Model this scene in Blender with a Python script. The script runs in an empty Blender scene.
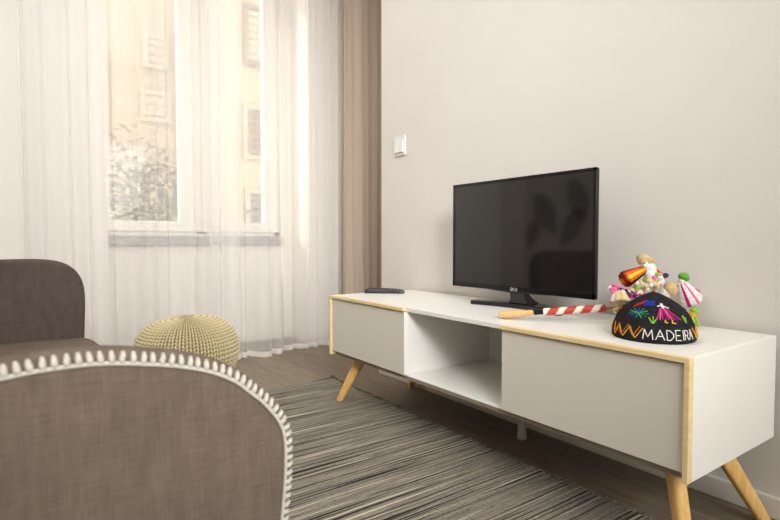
import bpy, bmesh, math, random
from mathutils import Vector, Matrix
random.seed(7)
PI = math.pi
scene = bpy.context.scene
col = scene.collection

# ------------------------------------------------------------------ materials
def srgb(r, g, b):
    def f(c):
        c /= 255.0
        return c/12.92 if c <= .04045 else ((c+.055)/1.055)**2.4
    return (f(r), f(g), f(b), 1)

class NT:
    def __init__(s, name):
        s.m = bpy.data.materials.new(name); s.m.use_nodes = True
        s.t = s.m.node_tree; s.n = s.t.nodes; s.l = s.t.links
        s.b = s.n['Principled BSDF']; s.o = s.n['Material Output']
    def add(s, typ, **kw):
        n = s.n.new(typ)
        for k, v in kw.items(): setattr(n, k, v)
        return n
    def link(s, a, b): s.l.new(a, b)
    def coords(s, scale=(1,1,1), rot=(0,0,0), kind='Object'):
        c = s.add('ShaderNodeTexCoord'); mp = s.add('ShaderNodeMapping')
        mp.inputs['Scale'].default_value = scale; mp.inputs['Rotation'].default_value = rot
        s.link(c.outputs[kind], mp.inputs[0]); return mp.outputs[0]
    def noise(s, vec, scale, detail=3, rough=.5):
        n = s.add('ShaderNodeTexNoise'); n.inputs['Scale'].default_value = scale
        n.inputs['Detail'].default_value = detail; n.inputs['Roughness'].default_value = rough
        s.link(vec, n.inputs['Vector']); return n.outputs['Fac']
    def ramp(s, fac, stops, interp='LINEAR'):
        r = s.add('ShaderNodeValToRGB'); r.color_ramp.interpolation = interp
        el = r.color_ramp.elements
        while len(el) < len(stops): el.new(.5)
        for e, (p, c) in zip(el, stops): e.position = p; e.color = c
        s.link(fac, r.inputs[0]); return r.outputs[0]
    def bump(s, h, strength=.3, dist=.002):
        b = s.add('ShaderNodeBump'); b.inputs['Strength'].default_value = strength
        b.inputs['Distance'].default_value = dist
        s.link(h, b.inputs['Height']); s.link(b.outputs[0], s.b.inputs['Normal'])
    def math(s, op, a, b):
        n = s.add('ShaderNodeMath', operation=op)
        for i, v in enumerate((a, b)):
            if isinstance(v, (int, float)): n.inputs[i].default_value = v
            else: s.link(v, n.inputs[i])
        return n.outputs[0]

def mottled(name, c1, c2, rough=.6, scale=20, bump=0, stretch=(1,1,1), spec=.5):
    t = NT(name); v = t.coords(stretch); f = t.noise(v, scale, 4)
    t.link(t.ramp(f, [(.3, srgb(*c1)), (.7, srgb(*c2))]), t.b.inputs['Base Color'])
    t.b.inputs['Roughness'].default_value = rough
    t.b.inputs['Specular IOR Level'].default_value = spec
    if bump: t.bump(f, bump)
    return t.m

def plain(name, c, rough=.5, metal=0, spec=.5):
    return mottled(name, tuple(max(0, x-3) for x in c), tuple(min(255, x+3) for x in c), rough, 60, spec=spec) if not metal else _metal(name, c, rough)
def _metal(name, c, rough):
    m = mottled(name, c, c, rough); m.node_tree.nodes['Principled BSDF'].inputs['Metallic'].default_value = 1; return m

def fabric(name, c1, c2, freq=900):
    t = NT(name); v = t.coords()
    big = t.noise(v, 7, 4, .6)
    warp = t.noise(t.coords((140, 140, 9)), 3, 2); weft = t.noise(t.coords((9, 9, 160)), 3, 2)
    mid = t.noise(t.coords((50, 50, 14)), 1, 3)
    f = t.math('ADD', t.math('MULTIPLY', big, .25), t.math('MULTIPLY', t.math('ADD', warp, weft), .25))
    f = t.math('ADD', f, t.math('MULTIPLY', mid, .25))
    t.link(t.ramp(f, [(.36, srgb(*c1)), (.64, srgb(*c2))]), t.b.inputs['Base Color'])
    t.b.inputs['Roughness'].default_value = .95; t.b.inputs['Specular IOR Level'].default_value = .15
    t.b.inputs['Sheen Weight'].default_value = 0
    t.bump(t.math('ADD', warp, weft), .35, .0015)
    return t.m

def wood(name, c1, c2, axis='Z', scale=1.0, rough=.45):
    t = NT(name)
    st = {'X': (3, 40, 40), 'Y': (40, 3, 40), 'Z': (40, 40, 3)}[axis]
    v = t.coords(tuple(s*scale for s in st)); f = t.noise(v, 2, 4, .6)
    t.link(t.ramp(f, [(.3, srgb(*c1)), (.7, srgb(*c2))]), t.b.inputs['Base Color'])
    t.b.inputs['Roughness'].default_value = rough; t.bump(f, .08)
    return t.m

def floor_mat():
    t = NT('laminate_floor')
    co = t.coords((1, 1, 1), (0, 0, PI/2))
    br = t.add('ShaderNodeTexBrick'); br.offset = .37
    br.inputs['Scale'].default_value = 1; br.inputs['Brick Width'].default_value = 1.3
    br.inputs['Row Height'].default_value = .19; br.inputs['Mortar Size'].default_value = .0015
    br.inputs['Color1'].default_value = srgb(150, 133, 112); br.inputs['Color2'].default_value = srgb(138, 122, 104)
    br.inputs['Mortar'].default_value = srgb(86, 76, 66)
    t.link(co, br.inputs['Vector'])
    g = t.noise(t.coords((34, 2.2, 1)), 2.2, 6, .65)
    gr = t.ramp(g, [(.3, srgb(150, 146, 142)), (.7, srgb(255, 255, 255))])
    mx = t.add('ShaderNodeMixRGB', blend_type='MULTIPLY'); mx.inputs[0].default_value = .75
    t.link(br.outputs['Color'], mx.inputs[1]); t.link(gr, mx.inputs[2])
    t.link(mx.outputs[0], t.b.inputs['Base Color'])
    t.b.inputs['Roughness'].default_value = .5; t.bump(g, .1)
    return t.m

def rug_mat():
    t = NT('striped_rug')
    # weft stripes run along X; they wander a little
    wob = t.noise(t.coords((3, 6, 1)), 1.5, 2)
    c = t.add('ShaderNodeTexCoord'); sp = t.add('ShaderNodeSeparateXYZ'); t.link(c.outputs['Object'], sp.inputs[0])
    y = t.math('ADD', sp.outputs['Y'], t.math('MULTIPLY', t.math('SUBTRACT', wob, .5), .010))
    cb = t.add('ShaderNodeCombineXYZ'); t.link(t.math('MULTIPLY', sp.outputs['X'], .9), cb.inputs[0]); t.link(t.math('MULTIPLY', y, 115), cb.inputs[1])
    f1 = t.noise(cb.outputs[0], 1.0, 2, .6)
    cb2 = t.add('ShaderNodeCombineXYZ'); t.link(t.math('MULTIPLY', sp.outputs['X'], .5), cb2.inputs[0]); t.link(t.math('MULTIPLY', y, 14), cb2.inputs[1])
    f2 = t.noise(cb2.outputs[0], 1.0, 2)
    cb3 = t.add('ShaderNodeCombineXYZ'); t.link(t.math('MULTIPLY', sp.outputs['X'], 60), cb3.inputs[0]); t.link(t.math('MULTIPLY', y, 260), cb3.inputs[1])
    f3 = t.noise(cb3.outputs[0], 1.0, 2)
    f = t.math('ADD', t.math('MULTIPLY', f1, .84), t.math('ADD', t.math('MULTIPLY', f2, .14), t.math('MULTIPLY', f3, .06)))
    t.link(t.ramp(f, [(.38, srgb(18, 17, 17)), (.43, srgb(56, 53, 51)), (.47, srgb(126, 118, 108)), (.50, srgb(174, 165, 148)), (.525, srgb(92, 87, 82)), (.56, srgb(180, 170, 150)), (.60, srgb(76, 72, 68)), (.65, srgb(222, 212, 186))]), t.b.inputs['Base Color'])
    t.b.inputs['Roughness'].default_value = .95; t.b.inputs['Specular IOR Level'].default_value = .1
    rp = t.add('ShaderNodeTexWave', wave_type='BANDS', bands_direction='Y'); rp.inputs['Scale'].default_value = 45
    rp.inputs['Distortion'].default_value = 2; t.link(t.coords(), rp.inputs['Vector'])
    t.bump(t.math('ADD', rp.outputs['Fac'], f3), .7, .004)
    return t.m

def sheer_mat(name, c, op0, op1, transl=.5, glow=0):
    t = NT(name); t.n.remove(t.b)
    n = t.noise(t.coords((11, .5, .06)), 1.0, 2)
    op = t.ramp(n, [(.3, (op0,)*3+(1,)), (.7, (op1,)*3+(1,))])
    d = t.add('ShaderNodeBsdfDiffuse'); d.inputs[0].default_value = srgb(*c)
    tr = t.add('ShaderNodeBsdfTranslucent'); tr.inputs[0].default_value = srgb(*c)
    a = t.add('ShaderNodeMixShader'); a.inputs[0].default_value = transl
    t.link(d.outputs[0], a.inputs[1]); t.link(tr.outputs[0], a.inputs[2])
    tp = t.add('ShaderNodeBsdfTransparent')
    m = t.add('ShaderNodeMixShader'); t.link(op, m.inputs[0]); t.link(tp.outputs[0], m.inputs[1]); t.link(a.outputs[0], m.inputs[2])
    t.link(m.outputs[0], t.o.inputs[0]); return t.m

def glass_mat():
    t = NT('window_glass'); t.n.remove(t.b)
    g = t.add('ShaderNodeBsdfGlossy'); g.inputs['Roughness'].default_value = .02
    tp = t.add('ShaderNodeBsdfTransparent'); tp.inputs[0].default_value = (.97, .98, .97, 1)
    m = t.add('ShaderNodeMixShader'); m.inputs[0].default_value = .04; t.link(tp.outputs[0], m.inputs[1]); t.link(g.outputs[0], m.inputs[2])
    t.link(m.outputs[0], t.o.inputs[0]); return t.m

M = dict(
    wall=mottled('wall_paint', (222, 216, 208), (226, 220, 212), .8, 3, spec=.25),
    wall_win=mottled('window_wall_paint', (232, 227, 219), (236, 231, 223), .8, 3, spec=.25),
    ceil=mottled('ceiling_paint', (236, 233, 228), (240, 237, 232), .9, 3),
    mural=mottled('mural_paint', (196, 188, 180), (204, 196, 188), .9, 3),
    leafprint=mottled('mural_leaf_paint', (120, 116, 108), (142, 137, 128), .9, 12),
    skirt=mottled('skirting_paint', (226, 220, 208), (230, 224, 212), .5, 4),
    floor=floor_mat(), rug=rug_mat(),
    rugend=mottled('rug_fringe_yarn', (60, 56, 52), (150, 140, 124), .95, 90),
    white=mottled('white_laminate', (233, 230, 222), (236, 233, 225), .35, 4, spec=.4),
    door=mottled('pale_greige_door', (214, 208, 194), (217, 211, 197), .45, 4, spec=.3),
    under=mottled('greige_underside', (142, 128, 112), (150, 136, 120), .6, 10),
    edge=wood('ash_edging', (222, 192, 136), (240, 216, 166), 'Y'),
    leg=wood('oiled_oak_leg', (218, 168, 92), (242, 202, 128), 'Z'),
    chrome=plain('pale_steel_paint', (205, 203, 200), .3),
    tvblack=plain('gloss_black_plastic', (14, 14, 15), .18),
    tvmatte=plain('matte_black_plastic', (22, 22, 23), .5),
    screen=plain('dark_tv_glass', (24, 22, 21), .06, spec=.85),
    silver=plain('pale_logo_print', (200, 200, 205), .3),
    rubber=plain('remote_rubber', (40, 40, 44), .6),
    remote=plain('remote_plastic', (34, 34, 38), .4),
    plastic=plain('white_switch_plastic', (222, 220, 216), .3),
    sofa=fabric('taupe_upholstery', (92, 80, 70), (122, 107, 94)),
    sofaseat=fabric('seat_taupe_upholstery', (90, 78, 67), (118, 104, 91)),
    sofashade=fabric('shaded_taupe_upholstery', (70, 60, 54), (94, 82, 74)),
    stitch=mottled('cream_wool_yarn', (188, 181, 166), (208, 202, 190), .9, 300),
    frame=mottled('white_window_enamel', (240, 236, 228), (244, 240, 232), .35, 4),
    sill=mottled('grey_marble_sill', (138, 134, 134), (158, 154, 154), .4, 30),
    glass=glass_mat(),
    sheer=sheer_mat('white_voile', (252, 249, 247), .34, .46, .5),
    sheerhem=sheer_mat('voile_hem', (248, 244, 240), .8, .9, .4),
    drape=None,
    facade=mottled('beige_render', (124, 112, 95), (134, 121, 103), .9, 1.2),
    facade2=mottled('cream_render', (128, 118, 98), (136, 125, 106), .9, 1.2),
    shutter=mottled('brown_shutter_paint', (92, 76, 66), (98, 82, 72), .7, 9, stretch=(1, 1, 30)),
    shutterg=mottled('grey_shutter_paint', (84, 81, 76), (92, 89, 84), .7, 9, stretch=(1, 1, 30)),
    pale=mottled('pale_stone', (128, 117, 101), (136, 125, 109), .8, 5),
    leaf=mottled('shrub_leaf', (54, 57, 42), (112, 110, 86), .6, 3),
    bark=mottled('shrub_bark', (96, 82, 64), (122, 106, 84), .9, 20),
)
def pouf_mat():
    t = NT('straw_cord'); at = t.add('ShaderNodeAttribute', attribute_name='cord_shade')
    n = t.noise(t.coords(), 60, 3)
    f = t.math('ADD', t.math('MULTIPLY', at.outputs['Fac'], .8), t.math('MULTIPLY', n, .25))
    t.link(t.ramp(f, [(.2, srgb(84, 68, 44)), (.55, srgb(176, 160, 120)), (.95, srgb(214, 202, 166))]), t.b.inputs['Base Color'])  # shade between the knit loops is put into the colour as dark brown
    t.b.inputs['Roughness'].default_value = .9; t.b.inputs['Specular IOR Level'].default_value = .2
    return t.m
M['pouf'] = pouf_mat()
def drape_mat():
    t = NT('beige_drape'); t.n.remove(t.b)
    n = t.noise(t.coords((30, 3, .3)), 1.0, 3)
    c = t.ramp(n, [(.3, srgb(206, 190, 174)), (.7, srgb(218, 202, 186))])
    d = t.add('ShaderNodeBsdfDiffuse'); tr = t.add('ShaderNodeBsdfTranslucent')
    t.link(c, d.inputs[0]); t.link(c, tr.inputs[0])
    a = t.add('ShaderNodeMixShader'); a.inputs[0].default_value = .35
    t.link(d.outputs[0], a.inputs[1]); t.link(tr.outputs[0], a.inputs[2]); t.link(a.outputs[0], t.o.inputs[0]); return t.m
M['drape'] = drape_mat()
YARN = {n: mottled('yarn_'+n, tuple(max(0, int(x*.82)) for x in c), c, .9, 150, spec=.2) for n, c in dict(
    black=(30, 28, 30), red=(196, 42, 30), orange=(226, 108, 24), yellow=(240, 196, 60), white=(244, 240, 234), tan=(214, 186, 136),
    green=(112, 176, 72), lime=(150, 204, 70), teal=(20, 138, 122), blue=(40, 72, 190), magenta=(206, 34, 116), pink=(232, 120, 160),
    navy=(50, 60, 110), straw=(222, 206, 160), purple=(120, 40, 120)).items()}
M['cap'] = mottled('black_felt', (24, 22, 25), (44, 41, 44), .95, 120, .3, spec=.15)
M['turned'] = wood('turned_pine', (200, 154, 92), (226, 184, 120), 'Y', 1.5)
M['brass'] = wood('dark_dowel', (150, 104, 46), (184, 134, 66), 'Y')
M['paintred'] = plain('red_lacquer', (182, 56, 36), .4)
M['paintwhite'] = plain('white_lacquer', (228, 216, 198), .4)

# ------------------------------------------------------------------ mesh helpers
def link(name, bm, mats, parent=None, smooth=False, loc=None):
    me = bpy.data.meshes.new(name); bmesh.ops.recalc_face_normals(bm, faces=bm.faces)
    if smooth:
        for f in bm.faces: f.smooth = True
    bm.to_mesh(me); bm.free()
    for m in (mats if isinstance(mats, (list, tuple)) else [mats]): me.materials.append(m)
    o = bpy.data.objects.new(name, me); col.objects.link(o)
    if parent: o.parent = parent
    if smooth == 'angle': me.set_sharp_from_angle(angle=math.radians(40))
    return o
def empty(name, loc=(0, 0, 0), rz=0):
    o = bpy.data.objects.new(name, None); col.objects.link(o); o.location = loc; o.rotation_euler = (0, 0, rz); o.empty_display_size = .05
    return o
def tag(o, label, cat, group=None, kind=None):
    o['label'] = label; o['category'] = cat
    if group: o['group'] = group
    if kind: o['kind'] = kind
    return o
def structure(o, label=None):
    o['kind'] = 'structure'
    if label: o['label'] = label
    return o
def box(bm, lo, hi, bev=0, seg=2, mi=0):
    r = bmesh.ops.create_cube(bm, size=1)
    vs = r['verts']
    for v in vs:
        v.co = Vector([(lo[i]+hi[i])/2 + v.co[i]*(hi[i]-lo[i]) for i in range(3)])
    fs = list({f for v in vs for f in v.link_faces})
    for f in fs: f.material_index = mi
    if bev:
        es = list({e for v in vs for e in v.link_edges})
        bmesh.ops.bevel(bm, geom=es, offset=bev, segments=seg, profile=.5, affect='EDGES')
    return vs
def tube(bm, pts, r, n=8, mi=0, cap=True, closed=False):
    pts = [Vector(p) for p in pts]; rs = r if isinstance(r, (list, tuple)) else [r]*len(pts)
    rings = []; up = None; N = len(pts)
    for i, p in enumerate(pts):
        if closed: t = (pts[(i+1) % N]-pts[i-1])
        else: t = (pts[min(i+1, N-1)]-pts[max(i-1, 0)])
        t = t.normalized() if t.length > 1e-9 else Vector((0, 0, 1))
        if up is None:
            up = Vector((0, 0, 1)) if abs(t.z) < .9 else Vector((1, 0, 0))
        a = t.cross(up)
        if a.length < 1e-6: a = t.cross(Vector((1, .3, .2)))
        a.normalize(); b = a.cross(t).normalized(); up = b
        rings.append([bm.verts.new(p+(a*math.cos(2*PI*k/n)+b*math.sin(2*PI*k/n))*rs[i]) for k in range(n)])
    for i in range(N if closed else N-1):
        A, B = rings[i], rings[(i+1) % N]
        for k in range(n):
            f = bm.faces.new((A[k], A[(k+1) % n], B[(k+1) % n], B[k])); f.material_index = mi
    if cap and not closed:
        for R_ in (rings[0], rings[-1]):
            try: bm.faces.new(R_).material_index = mi
            except ValueError: pass
    return rings
def lathe(bm, prof, frame=None, n=32, mi=0, rfun=None, mfun=None):
    """prof: list of (r, h); frame: Matrix mapping local z-up to place"""
    fr = frame or Matrix.Identity(4); rings = []
    for (r, h) in prof:
        ring = []
        for k in range(n):
            th = 2*PI*k/n; rr = r*(rfun(th, h) if rfun else 1)
            ring.append(bm.verts.new(fr @ Vector((rr*math.cos(th), rr*math.sin(th), h))))
        rings.append(ring)
    for i in range(len(rings)-1):
        for k in range(n):
            f = bm.faces.new((rings[i][k], rings[i][(k+1) % n], rings[i+1][(k+1) % n], rings[i+1][k]))
            f.material_index = mfun(k, i) if mfun else mi
    for R_ in (rings[0], rings[-1]):
        f = bm.faces.new(R_); f.material_index = mfun(0, 0) if mfun else mi
    return rings
def along(p, d):
    d = Vector(d).normalized(); q = Vector((0, 0, 1)).rotation_difference(d)
    return Matrix.Translation(Vector(p)) @ q.to_matrix().to_4x4()
def ball(bm, c, r, mi=0, seg=14, sc=(1, 1, 1), frame=None):
    prof = [(max(1e-4, r*math.sin(PI*i/8)), -r*math.cos(PI*i/8)) for i in range(9)]
    fr = (frame or Matrix.Translation(Vector(c))) @ Matrix.Diagonal((*sc, 1))
    lathe(bm, prof, fr, seg, mi)

# ------------------------------------------------------------------ the room
H = 2.9
WX, CY = .505, 1.915            # television wall plane, end of that wall
FY, RY = 2.94, 3.25             # window wall plane, back of its niche
NX0, NX1 = -.744, .57           # niche sides
LX, BY, RX = -1.95, -2.4, 1.15
def slab(name, lo, hi, mat, bev=0):
    bm = bmesh.new(); box(bm, lo, hi, bev, 3); return structure(link(name, bm, mat))
slab('floor', (LX-.1, BY-.1, -.05), (RX+.1, RY+.3, 0), M['floor'])
slab('ceiling', (LX-.1, BY-.1, H), (RX+.1, RY+.3, H+.05), M['ceil'])
bm = bmesh.new(); box(bm, (WX, BY, 0), (RX, CY, H))
ed = [e for e in bm.edges if all(abs(v.co.x-WX) < 1e-5 and abs(v.co.y-CY) < 1e-5 for v in e.verts)]
bmesh.ops.bevel(bm, geom=ed, offset=.012, segments=4, profile=.5, affect='EDGES')
structure(link('wall_right', bm, M['wall'], smooth='angle'))
slab('wall_alcove', (RX, CY-.1, 0), (RX+.1, RY+.3, H), M['wall_win'])
slab('wall_back', (LX-.1, BY-.1, 0), (RX+.1, BY, H), M['wall'])
# window wall with a floor-to-lintel niche and the window opening, one mesh of wall blocks
WZ0, WZ1, WXa, WXb = .80, 2.76, -.80, .475
bm = bmesh.new()
box(bm, (LX-.1, FY, 0), (NX0, RY+.12, H))
box(bm, (NX1, FY, 0), (RX+.05, RY+.12, H))
box(bm, (NX0, FY, 2.85), (NX1, RY+.12, H))
box(bm, (NX0, RY, 0), (NX1, RY+.12, WZ0-.075))
box(bm, (NX0, RY, WZ1), (NX1, RY+.12, 2.85))
box(bm, (WXb, RY, WZ0-.075), (NX1, RY+.12, WZ1))
structure(link('wall_window', bm, M['wall_win']))
# left wall with large painted leaves (seen mirrored in the television)
wl = slab('wall_left', (LX-.1, BY, 0), (LX, FY, H), M['wall'])
bm = bmesh.new()
def mural_leaf(cy, cz, ln, wd, an, lobes):
    ca, sa = math.cos(an), math.sin(an)
    P = lambda u, w: Vector((LX+.002, cy+u*ca-w*sa, cz+u*sa+w*ca))
    n = 40; top, bot = [], []
    for i in range(n+1):
        s = i/n; w = wd*(math.sin(PI*s**.8))**.8*(1-.28*(abs(math.sin(lobes*PI*s))**.5 < .45))
        top.append(bm.verts.new(P(s*ln, w+.001))); bot.append(bm.verts.new(P(s*ln, -w-.001)))
    for i in range(n): bm.faces.new((top[i], top[i+1], bot[i+1], bot[i]))
for a in ((2.15, 1.28, .40, .10, -1.9, 5), (2.52, 1.18, .42, .11, -2.1, 5), (2.05, 1.02, .36, .09, -1.0, 4), (2.62, 1.52, .34, .08, -.3, 4),
          (2.25, 1.62, .40, .10, .5, 5), (1.75, 1.35, .40, .10, -1.3, 5), (1.5, 1.6, .4, .1, .9, 5), (1.35, 1.15, .4, .1, -2.2, 5), (2.5, .95, .3, .07, -1.2, 4)):
    mural_leaf(*a)
bp_ = bmesh.new(); box(bp_, (LX, -2.2, .05), (LX+.0012, 2.64, 2.6)); link('mural_panel', bp_, M['mural'], wl)
link('leaf_mural', bm, M['leafprint'], wl)
# skirting boards
def skirting(name, lo, hi):
    bm = bmesh.new(); box(bm, lo, hi, .005, 2); return structure(link(name, bm, M['skirt']))
skirting('baseboard_right', (WX-.015, BY, 0), (WX, CY, .062))
skirting('baseboard_window', (NX1, FY-.015, 0), (RX, FY, .07))
skirting('baseboard_niche', (NX0, RY-.015, 0), (NX1, RY, .07))
skirting('baseboard_reveal', (NX1-.015, FY, 0), (NX1, RY-.015, .07))
skirting('baseboard_corner', (LX, FY-.015, 0), (NX0, FY, .07))

# ------------------------------------------------------------------ the window
w = structure(empty('window_1', (0, RY, WZ0)), 'white two-casement window behind the sheer curtains')
def wpart(name, boxes, mat, parent=w, bev=.006):
    bm = bmesh.new()
    for lo, hi in boxes: box(bm, (lo[0], lo[1]-RY, lo[2]-WZ0), (hi[0], hi[1]-RY, hi[2]-WZ0), bev)
    return link(name, bm, mat, parent)
wpart('window_frame', [((WXa, RY+.02, WZ0-.01), (WXa+.03, RY+.09, WZ1)), ((WXb-.045, RY+.02, WZ0-.01), (WXb, RY+.09, WZ1)),
                       ((WXa, RY+.02, WZ1-.06), (WXb, RY+.09, WZ1)), ((WXa, RY+.02, WZ0-.01), (WXb, RY+.09, WZ0+.03)), ((-.15, RY+.02, WZ0), (-.075, RY+.09, WZ1))], M['frame'])
def sash(x0, x1, g0, g1, hx=None):
    s = wpart('sash', [((x0, RY, WZ0+.02), (g0, RY+.055, WZ1-.04)), ((g1, RY, WZ0+.02), (x1, RY+.055, WZ1-.04)),
                       ((g0-.01, RY, WZ0+.02), (g1+.01, RY+.055, WZ0+.09)), ((g0-.01, RY, WZ1-.13), (g1+.01, RY+.055, WZ1-.04))], M['frame'])
    bm = bmesh.new(); box(bm, (g0-.005, .025, .085), (g1+.005, .031, WZ1-.12-WZ0)); link('pane', bm, M['glass'], s)
    if hx:
        bm = bmesh.new(); box(bm, (hx-.012, -.012, .55), (hx+.012, 0, .67), .004); tube(bm, [(hx, -.03, .62), (hx, -.03, .50)], .009); box(bm, (hx-.008, -.035, .605), (hx+.008, -.005, .625), .003)
        link('handle', bm, M['frame'], s)
sash(-.775, -.115, -.695, -.265, -.16)
sash(-.11, .435, .02, .345)
wpart('sill', [((-.728, RY-.035, .725), (.487, RY+.06, .79))], M['sill'], bev=.004)

# ------------------------------------------------------------------ outside
def facade(name, mat, x0, x1, y, z1, wins, label):
    e = empty(name, ((x0+x1)/2, y+.5, -3)); tag(e, label, 'building')
    ox, oy, oz = (x0+x1)/2, y+.5, -3
    bm = bmesh.new(); box(bm, (x0-ox, y-oy, 0), (x1-ox, y+1-oy, z1-oz)); link('wall', bm, mat, e)
    for (a, b, c, d, m, sm) in wins:
        bm = bmesh.new(); t = .08
        box(bm, (a-t-ox, y-.05-oy, c-t-oz), (b+t-ox, y-oy, c-oz)); box(bm, (a-t-ox, y-.05-oy, d-oz), (b+t-ox, y-oy, d+t-oz))
        box(bm, (a-t-ox, y-.05-oy, c-oz), (a-ox, y-oy, d-oz)); box(bm, (b-ox, y-.05-oy, c-oz), (b+t-ox, y-oy, d-oz))
        f = link('window_surround', bm, sm, e)
        bm = bmesh.new(); box(bm, (a-ox, y-.02-oy, c-oz), (b-ox, y-oy, d-oz))
        n = int((d-c)/.12)
        for i in range(n): box(bm, (a-ox, y-.035-oy, c+(i+.15)*(d-c)/n-oz), (b-ox, y-.02-oy, c+(i+.85)*(d-c)/n-oz))
        link('shutter', bm, m, f)
facade('apartment_building', M['facade2'], 1.15, 6, 8, 8, [(1.98, 2.3, 3.75, 4.6, M['pale'], M['shutter']), (1.95, 2.4, 2.2, 2.95, M['shutter'], M['facade']), (1.98, 2.4, .9, 1.55, M['shutterg'], M['pale'])],
       'cream building with shuttered windows beyond the right casement')
facade('rendered_house', M['facade'], -5, 1.1, 8.6, 9, [(.55, .78, 3.6, 4.0, M['pale'], M['pale']), (.5, .8, 2.75, 3.1, M['pale'], M['pale']), (-.35, -.1, 2.2, 3.6, M['shutterg'], M['facade'])],
       'beige rendered house beyond the left casement')
def shrub(name, cx, cy, cz, rx, rz, n, label):
    e = empty(name, (cx, cy, -3)); tag(e, label, 'shrub')
    bm = bmesh.new()
    for i in range(n):
        p = Vector((random.gauss(0, .45)*rx, random.gauss(0, .4)*.5, cz+3+random.gauss(0, .45)*rz))
        d = Vector((random.uniform(-1, 1), random.uniform(-1, 1), random.uniform(-.8, .6))).normalized(); s = d.cross(Vector((0, 0, 1))).normalized()
        L = random.uniform(.06, .13); W_ = L*.3
        q = [p, p+d*L*.5+s*W_, p+d*L, p+d*L*.5-s*W_]
        bm.faces.new([bm.verts.new(x) for x in q])
    link('foliage', bm, M['leaf'], e)
    bm = bmesh.new()
    for k in range(7):
        a = random.uniform(-1, 1)
        tube(bm, [(0, 0, 0), (a*.2*rx, .05, cz+2.2), (a*.8*rx, random.uniform(-.2, .2), cz+3+rz*.4)], [.05, .03, .01], 6)
    link('stem', bm, M['bark'], e)
shrub('garden_shrub', .05, 6.2, 1.25, .75, .75, 1500, 'leafy green shrub outside the left casement')
shrub('garden_shrub', 1.55, 6.4, .75, .45, .35, 500, 'low green shrub outside the right casement')

# ------------------------------------------------------------------ curtains
def curtain(name, label, x0, x1, y0, amp, waves, mat, z0=.004, z1=H-.022, cat='curtain', hem=True, seed=1, nz=26, flare=1.7, hemmat=None, bulge=None, group=None):
    rnd = random.Random(seed)
    N = int(waves*18); ph = [rnd.uniform(-.9, .9) for _ in range(int(waves)+3)]; am = [rnd.uniform(.45, 1.25) for _ in range(int(waves)+3)]
    cx = (x0+x1)/2
    def lerp(L, u): i = int(u); f = u-i; f = f*f*(3-2*f); return L[min(i, len(L)-1)]*(1-f)+L[min(i+1, len(L)-1)]*f
    def pt(s, z):
        u = s*waves; k = 1-z/z1
        th = 2*PI*(u+.28*lerp(ph, u)); A = amp*lerp(am, u)*(.55+(flare-.55)*k**1.5)
        lean = .02*lerp(ph[::-1], u*.7)*k
        x = x0+(x1-x0)*s + amp*.55*math.cos(th*1.0+.6)*lerp(am, u) + lean
        y = y0 + A*math.sin(th) + .3*A*math.sin(2*th+lerp(ph, u)*3)
        if bulge: y -= bulge[2]*math.exp(-((x-bulge[0])/bulge[1])**2)*(.35+.65*k)
        return Vector((x-cx, y-y0, z))
    def sheet(za, zb, n, off=0):
        bm = bmesh.new(); g = []
        for j in range(n+1):
            z = za+(zb-za)*j/n
            g.append([bm.verts.new(pt(i/N, z)+Vector((0, off, 0))) for i in range(N+1)])
        for j in range(n):
            for i in range(N): bm.faces.new((g[j][i], g[j][i+1], g[j+1][i+1], g[j+1][i]))
        return bm
    o = link(name, sheet(z0, z1, nz), mat, smooth=True); o.location = (cx, y0, 0); tag(o, label, cat, group)
    if hem: link('hem', sheet(z0, z0+.035, 2, -.003), hemmat or mat, o, smooth=True)
    return o
curtain('sheer_curtain', 'white sheer curtain panel covering the left casement, above the pouf', -1.17, -.02, 2.72, .024, 11, M['sheer'], seed=3, hemmat=M['sheerhem'])
curtain('sheer_curtain', 'white sheer curtain panel covering the right casement, beside the beige drape', -.20, .74, 2.80, .024, 8.5, M['sheer'], seed=12, hemmat=M['sheerhem'], bulge=(.13, .11, .12))
curtain('drape', 'opaque beige drape bunched at the corner right of the sheer curtains', .70, 1.08, 2.66, .022, 5.5, M['drape'], seed=8, hem=False)
bm = bmesh.new(); box(bm, (-1.3, 2.62, H-.02), (1.12, 2.86, H-.001), .004); tag(link('curtain_track', bm, M['frame']), 'white ceiling curtain track above the sheer curtains', 'curtain track')

# ------------------------------------------------------------------ rug
RX0, RX1, RYa, RYb = -1.55, .215, -.9, 1.965
bm = bmesh.new(); n = 900; prev = None
def rug_edge(y): return RX1+.006*math.sin(y*37)+random.uniform(-.006, .006)
for i in range(n+1):
    y = RYa+(RYb-RYa)*i/n; xe = rug_edge(y); yo = y
    sk = .012*(1-(i/n))*0
    row = [bm.verts.new((x, yo+(-.017*(RX1-x)/.3 if i == n else -.017*(RX1-x)/.3), z)) for x, z in ((RX0, 0), (RX0, .008), (-.6, .009), (xe-.01, .009), (xe, .004), (xe, 0))]
    if prev:
        for k in range(5): bm.faces.new((prev[k], prev[k+1], row[k+1], row[k]))
    prev = row
rug = link('rug', bm, M['rug']); tag(rug, 'flat-woven rug striped in grey, charcoal and cream under the television cabinet', 'rug')
bm = bmesh.new()
for i in range(230):
    y = random.uniform(RYa, RYb); L = random.uniform(.006, .022)
    tube(bm, [(RX1-.012, y, .008), (RX1+L*.5, y+random.uniform(-.006, .006), .007), (RX1+L, y+random.uniform(-.012, .012), .003)], [.002, .002, .001], 5)
for k in range(5): tube(bm, [(RX1-.01, RYb-.008+k*.003, .008), (RX1+.012, RYb+.006+k*.004, .012), (RX1+.02+k*.003, RYb+.01+k*.006, .004)], .003, 5)
f = link('fringe', bm, M['rugend'], rug); f['kind'] = 'stuff'

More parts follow.
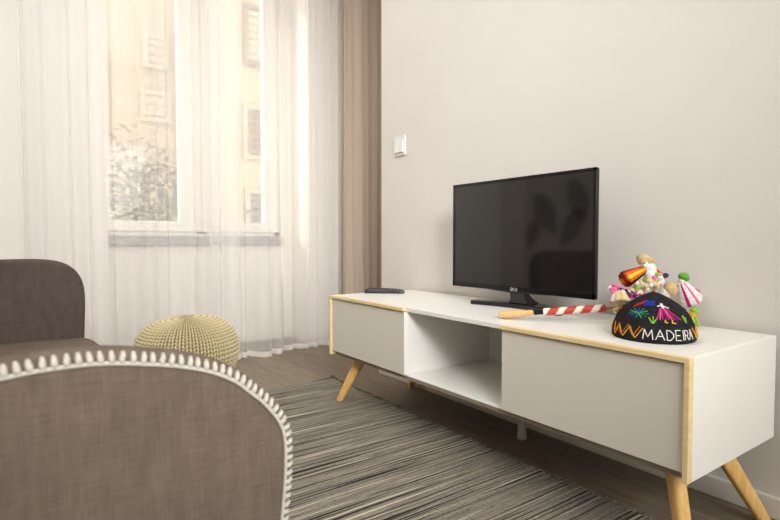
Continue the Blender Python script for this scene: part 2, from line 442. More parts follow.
# ------------------------------------------------------------------ television cabinet
L_, D_, T_, B_ = 1.6, .48, .505, .23
cab = empty('television_cabinet', (D_/2, L_/2, 0)); tag(cab, 'low white television cabinet with pale wood edging and splayed wooden legs', 'cabinet')
co = Vector((D_/2, L_/2, 0))
def cpart(name, boxes, mat, parent=cab, bev=.0015, smooth=False):
    bm = bmesh.new()
    for lo, hi in boxes: box(bm, Vector(lo)-co, Vector(hi)-co, bev)
    return link(name, bm, mat, parent, smooth)
E_ = .012; DL, DR = 1.034, .540
cpart('top_panel', [((.021, E_*.2, T_-.016), (D_, L_-.002, T_))], M['white'])
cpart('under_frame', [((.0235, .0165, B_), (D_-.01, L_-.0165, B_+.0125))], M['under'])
cpart('bottom_panel', [((.022, .0165, B_+.0125), (D_, L_-.0165, B_+.018))], M['white'])
cpart('side_panel', [((.0205, 0, B_), (D_, .016, T_-.0005))], M['white'])
cpart('side_panel', [((.0205, L_-.016, B_), (D_, L_, T_-.0005))], M['white'])
cpart('divider', [((.036, DL, B_+.018), (D_-.012, DL+.016, T_-.016))], M['white'])
cpart('divider', [((.036, DR-.016, B_+.018), (D_-.012, DR, T_-.016))], M['white'])
cpart('back_panel', [((D_-.012, .016, B_+.018), (D_-.002, L_-.016, T_-.016))], M['white'])
for y0, y1, outer in ((0, DR, 0), (DL, L_, 1)):
    d = cpart('door', [((.009 if True else 0, y0+(E_+.001 if not outer else -.004), B_+.0185), (.035, y1-(E_+.001 if outer else -.002), T_-E_-.003))], [M['door'], M['white']])
    for pg in d.data.polygons:
        if abs(pg.normal.y) > .9: pg.material_index = 1
    yo = (L_-E_, L_) if outer else (0, E_)
    cpart('wood_edging', [((0, y0 if not outer else y0-.004, T_-E_), (.020, y1 if outer else y1+.002, T_+.0005)), ((0, yo[0], B_), (.020, yo[1], T_-E_))], M['edge'], bev=.0012)
def cleg(top, foot):
    bm = bmesh.new(); top = Vector(top); foot = Vector(foot)
    ax = (foot-top); out = Vector((ax.x, ax.y, 0)).normalized(); side = Vector((-out.y, out.x, 0))
    rings = []
    for s, a, b in ((0, .026, .0175), (.05, .026, .0175), (.3, .0245, .017), (.65, .0215, .016), (.96, .0185, .0145), (1, .0165, .0125)):
        p = top+ax*s; ring = []
        for k in range(16):
            th = 2*PI*k/16; c, q = math.cos(th), math.sin(th)
            c = math.copysign(abs(c)**.55, c); q = math.copysign(abs(q)**.55, q)
            ring.append(bm.verts.new(p+out*a*c+side*b*q-co))
        rings.append(ring)
    for i in range(len(rings)-1):
        for k in range(16): bm.faces.new((rings[i][k], rings[i][(k+1) % 16], rings[i+1][(k+1) % 16], rings[i+1][k]))
    bm.faces.new(rings[0]); bm.faces.new(rings[-1])
    link('leg', bm, M['leg'], cab, smooth='angle')
cleg((.10, 1.47, B_), (.045, 1.58, .009))
cleg((.093, .075, B_), (.042, .01, .009))
cleg((.33, .085, B_), (.452, .005, 0))
cleg((.425, 1.46, B_), (.464, 1.578, 0))
bm = bmesh.new(); lathe(bm, [(.030, B_), (.030, B_-.006), (.016, B_-.008), (.016, .024), (.0175, .022), (.0175, .003), (.015, 0)], Matrix.Translation(Vector((.385, .78, 0))-co), 20)
link('support_foot', bm, M['chrome'], cab, smooth='angle')

# ------------------------------------------------------------------ television
tv = empty('television', (.354, .768, T_)); tag(tv, 'black flat-screen television standing on the white cabinet', 'television')
to = Vector((.34, .768, T_)); ZB, ZT, Y0, Y1 = .569, .990, .438, 1.104
bm = bmesh.new(); box(bm, Vector((.309, Y0, ZB))-to, Vector((.326, Y1, ZT))-to, .004, 3)
box(bm, Vector((.322, Y0+.09, ZB+.03))-to, Vector((.362, Y1-.07, ZT-.12))-to, .012, 3)
# lower lip swelling to the middle
pts = [(.310, .768+s*.26, ZB+.006-.010*(1-abs(s))**1.0) for s in [i/10-1 for i in range(21)]]
tube(bm, [Vector(p)+Vector((.008, 0, .004))-to for p in pts], .0075, 10)
link('housing', bm, M['tvblack'], tv, smooth='angle')
bm = bmesh.new()
bz = .011
for lo, hi in (((.3055, Y0, ZT-bz), (.311, Y1, ZT)), ((.3055, Y0, ZB), (.311, Y1, ZB+.019)), ((.3055, Y0, ZB), (.311, Y0+bz, ZT)), ((.3055, Y1-bz, ZB), (.311, Y1, ZT))):
    box(bm, Vector(lo)-to, Vector(hi)-to, .0015)
link('bezel', bm, M['tvblack'], tv)
bm = bmesh.new(); box(bm, Vector((.3075, Y0+bz-.001, ZB+.018))-to, Vector((.310, Y1-bz+.001, ZT-bz+.001))-to); link('screen', bm, M['screen'], tv)
bm = bmesh.new()
tube(bm, [Vector((.3052, .771+.0085+.006*math.cos(a), ZB+.0085+.006*math.sin(a)))-to for a in [2*PI*i/16 for i in range(16)]], .0007, 5, closed=True)
for pl in ([(0, .0055), (0, -.0055), (-.006, -.0055)], [(-.0145, .0035), (-.012, .0055), (-.0095, .0045), (-.0085, 0), (-.0095, -.0045), (-.012, -.0055), (-.0145, -.004), (-.0145, 0), (-.012, 0)]):
    tube(bm, [Vector((.3052, .769+p[0], ZB+.0085+p[1]))-to for p in pl], .0008, 5)
tube(bm, [Vector((.3052, .7795, ZB+.011))-to, Vector((.3052, .7795, ZB+.006))-to, Vector((.3052, .7765, ZB+.006))-to], .0008, 5)
link('logo', bm, M['silver'], tv)
# neck and crescent foot
bm = bmesh.new(); rings = []
for z, xa, xb, hy in ((ZB+.04, .318, .345, .034), (ZB-.006, .320, .350, .034), (ZB-.03, .328, .375, .040), (T_+.012, .330, .405, .052), (T_+.006, .326, .412, .056)):
    rings.append([bm.verts.new(Vector(q)-to) for q in ((xa, .768-hy, z), (xb, .768-hy*.9, z), (xb, .768+hy*.9, z), (xa, .768+hy, z))])
for i in range(4):
    for k in range(4): bm.faces.new((rings[i][k], rings[i][(k+1) % 4], rings[i+1][(k+1) % 4], rings[i+1][k]))
bm.faces.new(rings[0]); bm.faces.new(rings[-1])
bmesh.ops.bevel(bm, geom=[e for e in bm.edges], offset=.002, segments=2, affect='EDGES')
link('stand_neck', bm, M['tvblack'], tv)
bm = bmesh.new(); N = 28; prof = []
for i in range(N+1):
    s = i/N*2-1; y = .768+s*.205
    xf = .322-.038*abs(s)**1.6; xb = .335+.085*(1-abs(s)**1.3); xb = max(xb-.02*abs(s), xf+.034*(1 if abs(s) < .97 else .8)); h = .019-.002*abs(s)
    prof.append([bm.verts.new(Vector(q)-to) for q in ((xf, y, T_), (xf, y, T_+h-.003), (xf+.003, y, T_+h), (xb-.003, y, T_+h), (xb, y, T_+h-.003), (xb, y, T_))])
for i in range(N):
    for k in range(6): bm.faces.new((prof[i][k], prof[i][(k+1) % 6], prof[i+1][(k+1) % 6], prof[i+1][k]))
bm.faces.new(prof[0]); bm.faces.new(prof[-1])
link('stand_base', bm, M['tvblack'], tv, smooth='angle')

# ------------------------------------------------------------------ remote control
a0, a1 = Vector((.192, 1.588, T_)), Vector((.334, 1.462, T_))
rd = (a1-a0); rl = rd.length; rang = math.atan2(rd.y, rd.x)
rc = empty('remote_control', a0, rang); tag(rc, 'black television remote lying on the left end of the cabinet top', 'remote control')
bm = bmesh.new(); N = 14; rings = []
for i in range(N+1):
    s = i/N; wd = .024-.005*math.sin(PI*s)*.6-.003*s; ht = .025-.008*s+.002*math.sin(PI*s)
    if i in (0, N): wd *= .8; ht *= .7
    rings.append([bm.verts.new((s*rl, y*wd, z*ht)) for y, z in ((-1, .25), (-.75, 0), (.75, 0), (1, .25), (1, .7), (.8, .97), (-.8, .97), (-1, .7))])
for i in range(N):
    for k in range(8): bm.faces.new((rings[i][k], rings[i][(k+1) % 8], rings[i+1][(k+1) % 8], rings[i+1][k]))
bm.faces.new(rings[0]); bm.faces.new(rings[-1])
link('body', bm, M['remote'], rc, smooth='angle')
for i in range(9):
    s = .1+i*.085; ht = .025-.008*s+.002*math.sin(PI*s)
    for j in (-1, 0, 1):
        bm = bmesh.new(); box(bm, (s*rl-.004, j*.011-.0035, ht-.003), (s*rl+.004, j*.011+.0035, ht+.0022), .001, 1); link('button', bm, M['rubber'] if (i, j) != (0, -1) else M['paintred'], rc)

# ------------------------------------------------------------------ light switch
sw = empty('light_switch', (WX, 1.726, 1.262)); tag(sw, 'white double rocker light switch on the wall near the drape', 'light switch')
bm = bmesh.new(); box(bm, (-.010, -.052, -.052), (0, .052, .052), .004, 3); link('frame', bm, M['plastic'], sw)
for y in (-.0205, .0205):
    bm = bmesh.new(); box(bm, (-.017, y-.0192, -.036), (-.008, y+.0192, .036), .003, 2)
    for v in bm.verts:
        if v.co.x < -.012: v.co.x += .004*(v.co.z/.04)
    link('rocker', bm, M['plastic'], sw)

# ------------------------------------------------------------------ pouf
pf = empty('pouf', (-.472, 2.27, 0)); tag(pf, 'round straw-coloured knitted pouf on the floor below the window', 'pouf')
bm = bmesh.new(); cl = bm.verts.layers.float.new('cord_shade'); NU, NV = 880, 270; RR, HH = .256, .362; COLS, ROWS = 46, 31
g = []
for j in range(NV+1):
    ph = PI*(j/NV); row = []
    ss = math.sin(ph); cz = -math.cos(ph)
    rr = RR*abs(ss)**.62; z = HH/2*(1+math.copysign(abs(cz)**.9, cz))
    for i in range(NU):
        th = 2*PI*i/NU
        v_ = j/NV*ROWS; u_ = th/(2*PI)*COLS
        # V-shaped knit loops: two slanted lobes per column
        fu = u_-math.floor(u_); side = 1 if fu < .5 else -1
        lu = (fu % .5)/.5; fv = (v_+ (lu if side > 0 else 1-lu)*.6) % 1
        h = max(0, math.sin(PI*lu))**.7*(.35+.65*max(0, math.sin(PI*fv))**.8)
        k = min(1, ss*2.0)
        lump = 1+.018*math.sin(2*th+.6)+.012*math.sin(3*th+2)
        d = .014*h*k
        n_ = Vector((math.cos(th)*ss, math.sin(th)*ss, cz))
        p = Vector((rr*lump*math.cos(th), rr*lump*math.sin(th), z*(1+.02*math.cos(th-.3)*(z/HH))))+n_*(d-.010*k)
        p.z = max(0, p.z)
        vt = bm.verts.new(p); vt[cl] = h; row.append(vt)
    g.append(row)
for j in range(NV):
    for i in range(NU): bm.faces.new((g[j][i], g[j][(i+1) % NU], g[j+1][(i+1) % NU], g[j+1][i]))
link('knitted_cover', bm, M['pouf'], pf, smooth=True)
bm = bmesh.new(); zt = max(v.co.z for v in pf.children[0].data.vertices) if pf.children else HH
lathe(bm, [(.02, HH-.03), (.024, HH-.014), (.018, HH-.008), (.004, HH-.007)], None, 16); link('centre_knot', bm, M['pouf'], pf, smooth=True)

# ------------------------------------------------------------------ sofa (local: +x along its length, -y backwards)
ANG = .0637
sf = empty('sofa', (-.87, .10, 0), PI/2+ANG)     # local x -> along length, local y -> backwards (-X world)
tag(sf, 'taupe fabric sofa with rounded armrests, the near one edged in white blanket stitch', 'sofa')
# outline of an armrest: (b, z) front bottom -> over the top -> back bottom
out = [(.050, .13), (.034, .16), (.026, .22), (.020, .30), (.0147, .389), (.0105, .43), (.0085, .465), (.0090, .497), (.0144, .5147+.003), (.025, .5365), (.0409, .5560), (.0583, .5725), (.0789, .5905), (.1055, .6055), (.1352, .6165),
       (.1663, .6244), (.2198, .6340), (.268, .6360), (.3112, .633), (.38, .625), (.46, .610), (.54, .603), (.62, .598), (.70, .592), (.745, .575), (.77, .54), (.78, .48), (.78, .30), (.77, .17), (.75, .13)]
def catmull(P, n=6, closed=False):
    R_ = []; m = len(P)
    for i in range(m if closed else m-1):
        p0 = P[(i-1) % m] if (closed or i > 0) else P[i]; p1 = P[i]; p2 = P[(i+1) % m]; p3 = P[(i+2) % m] if (closed or i+2 < m) else p2
        for k in range(n):
            t = k/n
            R_.append(tuple(.5*((2*b)+(c-a)*t+(2*a-5*b+4*c-d)*t*t+(3*b-a-3*c+d)*t**3) for a, b, c, d in zip(p0, p1, p2, p3)))
    if not closed: R_.append(tuple(P[-1]))
    return R_
def normals2(P):
    N = len(P); R_ = []
    for i in range(N):
        a, b = P[(i-1) % N], P[(i+1) % N]; dx, dz = b[0]-a[0], b[1]-a[1]; l = math.hypot(dx, dz) or 1
        R_.append((-dz/l, dx/l))
    return R_
def armrest(a0, th, P, mat, sgn=1):
    """pillow-edged slab between a0 and a0+th"""
    NR = normals2(P); bm = bmesh.new(); rings = []
    for a, o in ((0, -.006), (.0005, 0), (.003, .005), (.008, .009), (.015, .011), (th/2, .0115), (th-.015, .011), (th-.008, .009), (th-.003, .005), (th-.0005, 0), (th, -.006)):
        rings.append([bm.verts.new((a0+a, p[0]+n[0]*o, p[1]+n[1]*o)) for p, n in zip(P, NR)])
    m = len(P)
    for i in range(len(rings)-1):
        for k in range(m): bm.faces.new((rings[i][k], rings[i][(k+1) % m], rings[i+1][(k+1) % m], rings[i+1][k]))
    for ring, a in ((rings[0], a0), (rings[-1], a0+th)):
        c0 = bm.verts.new((a, .40, .34))
        for k in range(m): bm.faces.new((ring[k], ring[(k+1) % m], c0))
    return link('armrest', bm, mat, sf, smooth='angle')
P1 = catmull(out, 5)
NR1 = normals2(P1)
if sum(n[1] for n in NR1[60:90]) < 0: pass
# make sure normals point outwards (up on the top run)
def outward(P):
    return P if normals2(P)[len(P)//2][1] > 0 else P[::-1]
P1 = outward(P1)
P1 = [(p[0]-n[0]*.003, p[1]-n[1]*.003) for p, n in zip(P1, normals2(P1))]
near = armrest(0, .05, P1, M['sofa'])
# far armrest, a little higher, its shade painted in as a darker fabric colour
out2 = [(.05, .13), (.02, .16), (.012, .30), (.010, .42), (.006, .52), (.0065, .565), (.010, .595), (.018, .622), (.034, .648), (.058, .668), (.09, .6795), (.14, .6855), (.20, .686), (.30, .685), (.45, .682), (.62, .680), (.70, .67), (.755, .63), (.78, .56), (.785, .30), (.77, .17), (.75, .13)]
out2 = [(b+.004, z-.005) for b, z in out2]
armrest(1.60, .09, outward(catmull(out2, 5)), M['sofashade'])
# blanket stitch: one running yarn and evenly spaced bars over the edge
bm = bmesh.new()
run = [p for p in P1 if p[1] > .132]
NRr = normals2(P1); idx = [i for i, p in enumerate(P1) if p[1] > .20 and p[0] < .74]
idx.sort()
path = [(P1[i], NRr[i]) for i in idx]
seg = []; acc = 0
dense = []
for (p, n), (q, m_) in zip(path, path[1:]):
    d = math.hypot(q[0]-p[0], q[1]-p[1]); k = max(1, int(d/.001))
    for t in range(k): f = t/k; dense.append(((p[0]+(q[0]-p[0])*f, p[1]+(q[1]-p[1])*f), (n[0]+(m_[0]-n[0])*f, n[1]+(m_[1]-n[1])*f)))
acc = [0]
for (p, _), (q, _) in zip(dense, dense[1:]): acc.append(acc[-1]+math.hypot(q[0]-p[0], q[1]-p[1]))
sp = .0102; nst = int(acc[-1]/sp); j = 0; marks = []
for s in range(nst):
    while acc[j] < s*sp: j += 1
    marks.append(dense[j])
runpts = [(-.0012, p[0]-n[0]*.003, p[1]-n[1]*.003) for i, (p, n) in enumerate(dense[::3])]
tube(bm, runpts, .0026, 6)
for (p, n) in marks:
    j1, j2 = random.uniform(-.0012, .0012), random.uniform(-.001, .001)
    t_ = (n[1], -n[0])
    tube(bm, [(a, p[0]+n[0]*o+t_[0]*jj, p[1]+n[1]*o+t_[1]*jj) for a, o, jj in ((-.002, -.002, 0), (-.001, .002, j2), (.001, .0052, j1), (.005, .0088, j1))], [.0033, .0034, .0032, .0022], 6)
link('blanket_stitch', bm, M['stitch'], near, smooth=True)
def spart(name, lo, hi, bev, mat, seg=5, parent=sf):
    bm = bmesh.new(); box(bm, lo, hi, bev, seg); return link(name, bm, mat, parent, smooth='angle')
spart('base', (.053, .06, .13), (1.60, .72, .27), .02, M['sofa'], 3)
# one long seat cushion with a crowned top
bm = bmesh.new(); box(bm, (.053, -.035, .27), (1.598, .60, .400), .055, 6)
bmesh.ops.subdivide_edges(bm, edges=[e for e in bm.edges if e.calc_length() > .3], cuts=8, use_grid_fill=True)
for v in bm.verts:
    if v.co.z > .33:
        u = (v.co.x-.053)/1.545; w_ = (v.co.y+.035)/.635
        v.co.z += .028*math.sin(PI*min(1, max(0, u)))**.4*math.sin(PI*min(1, max(0, w_)))**.5
link('seat_cushion', bm, M['sofaseat'], sf, smooth='angle')
spart('backrest', (.053, .60, .27), (1.598, .76, .72), .06, M['sofa'], 6)
for x, y in ((.12, .10), (1.57, .10), (.12, .70), (1.57, .70)):
    bm = bmesh.new(); tube(bm, [(x, y, .14), (x, y, .009)], [.022, .015], 14); link('leg', bm, M['leg'], sf, smooth='angle')

# ------------------------------------------------------------------ embroidered cap
HC = Vector((.186, .1785, T_)); f0 = Vector((-1.352, -.705, 0)).normalized(); r0 = Vector((-f0.y*-1, f0.x*-1, 0))
r0 = Vector((.4623, -.8867, 0)); r0 = (r0-f0*r0.dot(f0)).normalized()
HR = .1015
prof = [(.97, 0), (1.0, .004), (1.005, .010), (.99, .022), (.935, .040), (.845, .060), (.72, .078), (.565, .091), (.40, .102), (.25, .1105), (.13, .116), (.05, .1185), (.01, .119)]
def cap_r(psi, h):
    for (r1, h1), (r2, h2) in zip(prof, prof[1:]):
        if h1 <= h <= h2:
            r = r1+(r2-r1)*(h-h1)/(h2-h1+1e-9); break
    else: r = .01
    return HR*r*(1+.022*math.cos(8*psi+.5)*min(1, h/.05)+.03*math.cos(2*(psi-.4)))
def cap_pt(psi, h, lift=.0):
    r = cap_r(psi, h)+lift; return (f0*math.cos(psi)+r0*math.sin(psi))*r+Vector((0, 0, h+lift*.4))
cap = empty('embroidered_cap', HC); tag(cap, 'black felt cap embroidered with MADEIRA and flowers, on the cabinet', 'hat')
bm = bmesh.new(); rings = []; hs = []
for (r1, h1), (r2, h2) in zip(prof, prof[1:]):
    hs += [h1+(h2-h1)*k/4 for k in range(4)]
hs.append(.119)
for h in hs: rings.append([bm.verts.new(cap_pt(2*PI*k/96, h)) for k in range(96)])
for i in range(len(rings)-1):
    for k in range(96): bm.faces.new((rings[i][k], rings[i][(k+1) % 96], rings[i+1][(k+1) % 96], rings[i+1][k]))
bm.faces.new(rings[-1]); bm.faces.new(rings[0])
link('crown', bm, M['cap'], cap, smooth=True)
def emb(name, strokes, r=.0013):
    bm = bmesh.new(); mats = []
    for c, pl in strokes:
        m = YARN[c]
        if m not in mats: mats.append(m)
        pts = []
        for (a, h), (b, k) in zip(pl, pl[1:]):
            n = max(2, int(math.hypot((b-a)*HR, k-h)/.003))
            pts += [(a+(b-a)*i/n, h+(k-h)*i/n) for i in range(n)]
        pts.append(pl[-1])
        tube(bm, [cap_pt(a, h, .0011) for a, h in pts], r, 6, mats.index(m))
    return link(name, bm, mats, cap, smooth=True)
D = math.radians
GL = {'M': [[(0, 0), (.12, 1), (.5, .25), (.88, 1), (1, 0)]], 'A': [[(0, 0), (.5, 1), (1, 0)], [(.22, .38), (.78, .38)]],
      'D': [[(0, 0), (0, 1), (.5, .95), (.95, .6), (.9, .3), (.5, .02), (0, 0)]], 'E': [[(.85, 1), (0, 1), (0, 0), (.9, 0)], [(0, .5), (.7, .5)]],
      'I': [[(.5, 0), (.5, 1)]], 'R': [[(0, 0), (0, 1), (.7, .95), (.85, .72), (.6, .5), (0, .48)], [(.4, .48), (.95, 0)]]}
st = []
for ch, c_, wd in (('M', -6, 12.5), ('A', 9, 11), ('D', 22, 9), ('E', 33, 8), ('I', 39.5, 3), ('R', 45.5, 7), ('A', 54, 8)):
    for pl in GL[ch]: st.append(('white', [(D(c_-wd/2+wd*x), .0105+.0235*y) for x, y in pl]))
emb('lettering', st, .00125)
zz = []
def zigzag(a0, a1, n, c, dz=0):
    zz.append((c, [(D(a0+(a1-a0)*i/n), (.010 if i % 2 else .036)+dz) for i in range(n+1)]))
zigzag(-72, -13, 6, 'yellow'); zigzag(-74, -17, 6, 'orange', .004)
zz.append(('red', [(D(-60), .012), (D(-54), .024), (D(-47), .012)]))
zigzag(63, 84, 3, 'yellow'); zigzag(65, 86, 3, 'orange', .003); zigzag(92, 280, 19, 'yellow')
emb('zigzag_border', zz, .00105)
fl = []
for i in range(11):
    a = 2*PI*i/11; fl.append((('teal', 'green', 'teal', 'blue')[i % 4], [(D(-25), .070), (D(-25)+math.cos(a)*.32, .070+math.sin(a)*.012)]))
for i in range(7): fl.append(('blue', [(D(-20+i*3.5), .088), (D(-22+i*4), .099)]))
for i in range(5): fl.append(('red', [(D(-42+i*3.5), .082+i*.002), (D(-36+i*4), .092+i*.002)]))
emb('embroidered_flower', fl, .0013)
fig = []
for i in range(9): fig.append((('magenta', 'pink', 'magenta', 'purple')[i % 4], [(D(12+i*1.4), .083), (D(5+i*4.6), .058)]))
fig += [('white', [(D(8), .088), (D(18), .090), (D(30), .084)]), ('white', [(D(16), .094), (D(18), .084)]), ('white', [(D(20), .094), (D(20), .083)]),
        ('yellow', [(D(18), .058), (D(17), .052), (D(21), .051)]), ('yellow', [(D(28), .057), (D(27), .051), (D(32), .050)])]
emb('embroidered_dancer', fig, .0016)
pl = [('lime', [(D(-1), .049), (D(-6), .062)]), ('lime', [(D(0), .049), (D(0), .065)]), ('green', [(D(1), .049), (D(7), .064)]), ('lime', [(D(0), .049), (D(4), .058)]),
      ]
emb('embroidered_leaf', pl, .0014)
emb('embroidered_leaf', [('green', [(D(50), .05), (D(47), .066)]), ('lime', [(D(51), .05), (D(51), .068)]), ('green', [(D(52), .05), (D(56), .062)])], .0014)

# ------------------------------------------------------------------ dancing-doll stick instrument
S1, S2 = Vector((.096, .632, T_+.0135)), Vector((.335, .315, T_+.056))
ax = (S2-S1); AL = ax.length; fr = along(S1, ax)
st_ = empty('doll_percussion_stick', S1); tag(st_, 'folk percussion stick with red and white spiral shaft and yarn dolls, lying behind the cap', 'musical instrument')
inv = Matrix.Translation(-S1)
bm = bmesh.new(); lathe(bm, [(.003, -.002), (.009, 0), (.0120, .01), (.0132, .03), (.0125, .05), (.0105, .072), (.0085, .084), (.0095, .092), (.0095, .102), (.006, .106)], inv @ fr, 20)
link('handle', bm, M['turned'], st_, smooth='angle')
bm = bmesh.new(); lathe(bm, [(.0045, .104), (.0045, AL)], inv @ fr, 12); link('rod', bm, M['brass'], st_, smooth='angle')
T0, T1 = .136, .320
bm = bmesh.new(); hp = [(.009, T0), (.0118, T0+.002)]+[(.0118, T0+.002+(T1-T0-.004)*i/48) for i in range(1, 48)]+[(.0118, T1-.002), (.009, T1)]
lathe(bm, hp, inv @ fr, 32, mfun=lambda k, i: 0 if ((k/32+i/50*3.7+.15) % 1) < .58 else 1)
link('striped_shaft', bm, [M['paintred'], M['paintwhite']], st_, smooth='angle')
loc = lambda x, y, z: Vector((x, y, z))-S1
def doll(waist, sdir, sl, sr, stripes, head, hr, hat=None, blouse='white', arms=True, headc='tan', bl=.52):
    d = empty('doll'); d.parent = st_; d.location = waist-Vector((0, 0, 0))
    W_ = lambda p: Vector(p)-waist
    sd = Vector(sdir).normalized(); mats = [YARN[s] for s in stripes]
    bm = bmesh.new(); F = along((0, 0, 0), sd)
    lathe(bm, [(sr*.32, 0), (sr*.55, sl*.2), (sr*.8, sl*.55), (sr, sl*.92), (sr*.96, sl), (sr*.4, sl*.97)], F, 40, mfun=lambda k, i: (k*len(mats)*2//40) % len(mats), rfun=lambda th, h: 1+.05*math.cos(10*th)*h/sl)
    link('skirt', bm, mats, d, smooth=True)
    hd = W_(head); bm = bmesh.new(); ball(bm, hd*.5, sr*bl, sc=(1, 1, 1.25), frame=along(hd*.42, hd)); link('blouse', bm, YARN[blouse], d, smooth=True)
    bm = bmesh.new(); ball(bm, hd, hr); link('head', bm, YARN[headc], d, smooth=True)
    if hat:
        bm = bmesh.new(); up = hd.normalized()
        lathe(bm, [(hr*1.1, -.3*hr), (hr*1.15, .15*hr), (hr*.95, .65*hr), (hr*.5, .98*hr), (hr*.12, 1.1*hr), (hr*.06, 1.2*hr)], along(hd, up), 20); link('cap', bm, YARN[hat], d, smooth=True)
    if arms:
        s = sd.cross(Vector((.3, .5, 1))).normalized()
        for q in (-1, 1):
            bm = bmesh.new(); tube(bm, [hd*.5+s*q*sr*.4, hd*.35+s*q*sr*.95+sd*.004, hd*.1+s*q*sr*1.0+sd*.012], [.0045, .004, .0035], 8); ball(bm, hd*.1+s*q*sr*1.0+sd*.014, .005); link('arm', bm, YARN[blouse], d, smooth=True)
    return d
# top doll lying with its striped skirt to the left
d1 = doll(loc(.328, .278, .676), (-.068, .024, -.031), .080, .0235, ['red', 'black', 'orange', 'yellow', 'orange', 'red', 'black'], loc(.319, .284, .700), .0135)
bm = bmesh.new(); F = along(loc(.338, .272, .668)-Vector(d1.location), (-.01, -.004, -.045)); ball(bm, (0, 0, 0), .019, sc=(1, 1, 1.55), frame=F); link('apron', bm, YARN['white'], d1, smooth=True)
bm = bmesh.new(); tube(bm, [loc(*p)-Vector(d1.location) for p in ((.310, .290, .703), (.325, .280, .706), (.345, .266, .695))], [.013, .0125, .008], 12); link('hair', bm, YARN['tan'], d1, smooth=True)
# left doll
d2 = doll(loc(.246, .312, .617), (-.012, -.012, -.042), .040, .029, ['straw', 'tan', 'straw', 'white', 'pink', 'straw'], loc(.229, .325, .618), .0105, headc='white', blouse='pink')
bm = bmesh.new(); mats = [YARN[c] for c in ('magenta', 'black', 'white', 'purple')]
for i in range(8): tube(bm, [loc(.226+.004*i, .322-.006*i, .628-.002*i)-Vector(d2.location), loc(.232+.006*i, .308-.006*i, .624-.004*i)-Vector(d2.location), loc(.232+.007*i, .302-.007*i, .606-.003*i)-Vector(d2.location)], .003, 6, i % 4)
link('shawl', bm, mats, d2, smooth=True)
# middle doll with the straw head
doll(loc(.378, .252, .600), (.0, .03, -1), .05, .034, ['white', 'straw', 'red', 'white'], loc(.387, .236, .616), .0205, arms=False)
# right doll in a green cap
d4 = doll(loc(.444, .232, .634), (.030, -.016, -.060), .070, .033, ['white', 'white', 'white', 'pink', 'white', 'white', 'magenta', 'white', 'white', 'white', 'straw'], loc(.450, .228, .648), .0140, hat='green', headc='green', arms=False, bl=.3)
bm = bmesh.new(); tube(bm, [loc(*p)-Vector(d4.location) for p in ((.455, .215, .615), (.475, .205, .612), (.484, .202, .604))], [.006, .0045, .003], 8); ball(bm, loc(.485, .201, .608)-Vector(d4.location), .0055); link('hand', bm, [YARN['pink']], d4, smooth=True)
# low doll at the back right
doll(loc(.424, .190, .541), (.02, .0, -1), .030, .020, ['lime', 'yellow', 'green', 'yellow'], loc(.428, .186, .553), .0105, hat='lime', arms=False, blouse='yellow')
bm = bmesh.new(); mats = [YARN[c] for c in ('orange', 'pink', 'yellow', 'straw', 'red', 'magenta')]
for i in range(90):
    a = random.uniform(0, 2*PI); b = random.uniform(.02, .050)
    p = Vector((.315, .288, random.uniform(.565, .605))); q = p+Vector((math.cos(a)*b-.03, math.sin(a)*b+.012, random.uniform(-.04, .004)))
    tube(bm, [p-S1, (p+q)/2+Vector((0, 0, .010))-S1, q-S1], .0030, 5, i % 6)
link('yarn_tassel', bm, mats, st_, smooth=True)
bm = bmesh.new(); mats = [YARN['straw'], YARN['white'], YARN['tan'], YARN['pink'], YARN['lime']]
for i in range(80):
    f_ = random.random(); c = Vector((.262+.090*f_, .300-.055*f_, .597+.055*f_+random.uniform(-.018, .014)))+Vector((random.uniform(-.01, .01), random.uniform(-.01, .01), 0))
    ball(bm, c-S1, random.uniform(.006, .0095), (0, 0, 2, 3, 1, 4)[i % 6] if i % 11 else 3, 8)
link('frill', bm, mats, st_, smooth=True)
bm = bmesh.new(); ball(bm, loc(.350, .252, .640), .017); link('pompom', bm, YARN['white'], st_, smooth=True)
bm = bmesh.new(); F = along(loc(.385, .250, .655), (.4, -.4, .1)); lathe(bm, [(.002, -.010), (.006, -.007), (.008, 0), (.006, .007), (.002, .010)], F, 14); link('castanet', bm, YARN['navy'], st_, smooth=True)
bm = bmesh.new(); mats = [YARN['red'], YARN['orange']]
for i in range(6): tube(bm, [loc(.356, .268, .660), loc(.362+.004*i, .264-.003*i, .672-.004*i), loc(.378, .254-.001*i, .660-.003*i)], .0022, 5, i % 2)
link('ribbon', bm, mats, st_, smooth=True)
bm = bmesh.new(); lathe(bm, [(.006, .108), (.0078, .110), (.0078, .134), (.006, .136)], inv @ fr, 16); link('collar', bm, YARN['black'], st_, smooth='angle')
for q in ((.328, .278, .674), (.246, .312, .615), (.380, .250, .600), (.445, .232, .630), (.424, .190, .545), (.350, .252, .640), (.384, .251, .655)):
    bm = bmesh.new(); h0 = Vector((.330, .290, .575)); q = Vector(q); m_ = (h0+q)/2+Vector((0, 0, -.012))
    tube(bm, [h0-S1, m_-S1, q-S1], .0022, 6); link('wire', bm, M['brass'], st_, smooth=True)
bm = bmesh.new()
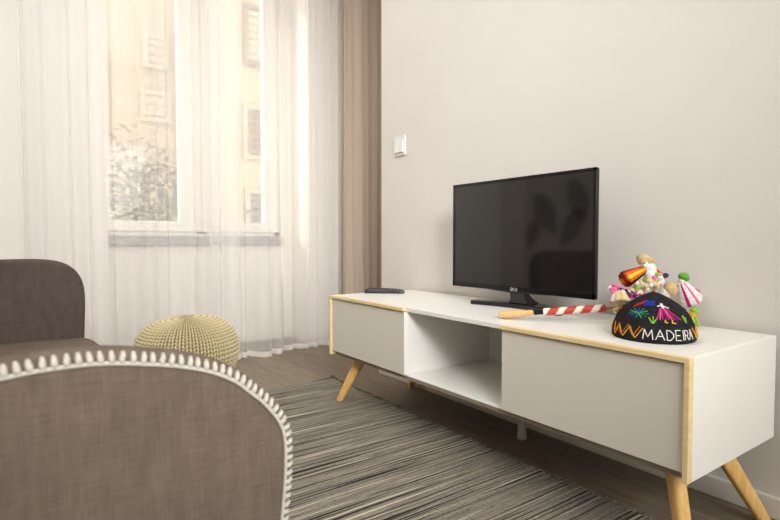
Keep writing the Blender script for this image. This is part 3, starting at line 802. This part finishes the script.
for zz_ in (0,): lathe(bm, [(.050, T_+.001), (.052, T_+.004), (.046, T_+.012), (.012, T_+.022), (.009, .58)], Matrix.Translation(Vector((.330, .290, 0))-S1), 28)
link('doll_stand', bm, M['turned'], st_, smooth='angle')

# ------------------------------------------------------------------ light
wd = bpy.data.worlds.new('sky'); scene.world = wd; wd.use_nodes = True
bg = wd.node_tree.nodes['Background']; bg.inputs[0].default_value = (1.0, .965, .925, 1); bg.inputs[1].default_value = 5.0
def area(name, loc, target, size, power, c=(1, 1, 1), sy=None):
    l = bpy.data.lights.new(name, 'AREA'); l.energy = power; l.color = c; l.size = size
    if sy: l.shape = 'RECTANGLE'; l.size_y = sy
    o = bpy.data.objects.new(name, l); col.objects.link(o); o.location = loc
    o.rotation_euler = (Vector(target)-Vector(loc)).to_track_quat('-Z', 'Y').to_euler(); return o
area('ceiling_light', (-.9, 1.3, H-.05), (-.9, 1.3, 0), 1.9, 25, (.97, .985, 1))
area('curtain_fill_light', (-1.3, -1.7, 2.0), (.25, 2.8, .7), .7, 15, (.99, .99, 1)).data.spread = math.radians(62)  # added fill to brighten the curtains; no floor lamp stands here
area('rear_fill_light', (-.3, BY+.1, 1.5), (.0, 1, .9), 1.6, 50, (.96, .985, 1))  # added soft fill from behind the camera; the back wall has no window
s = bpy.data.lights.new('sun', 'SUN'); s.energy = 2.4; s.angle = .02; s.color = (1, .86, .66)
so = bpy.data.objects.new('sun', s); col.objects.link(so); so.rotation_euler = Vector((.80, -.5, -.42)).to_track_quat('-Z', 'Y').to_euler()

# ------------------------------------------------------------------ camera
cam = bpy.data.cameras.new('camera'); cam.sensor_width = 36; cam.lens = 24; cam.clip_start = .02
cam.dof.use_dof = True; cam.dof.focus_distance = 1.45; cam.dof.aperture_fstop = 5
c = bpy.data.objects.new('camera', cam); col.objects.link(c)
c.location = (-1.1612, -.53, .7573); c.rotation_euler = (PI/2-.03684, 0, -.6162)
scene.camera = c
scene.view_settings.view_transform = 'Standard'
scene.view_settings.exposure = .06
scene.cycles.transparent_max_bounces = 24
scene.cycles.use_denoising = True
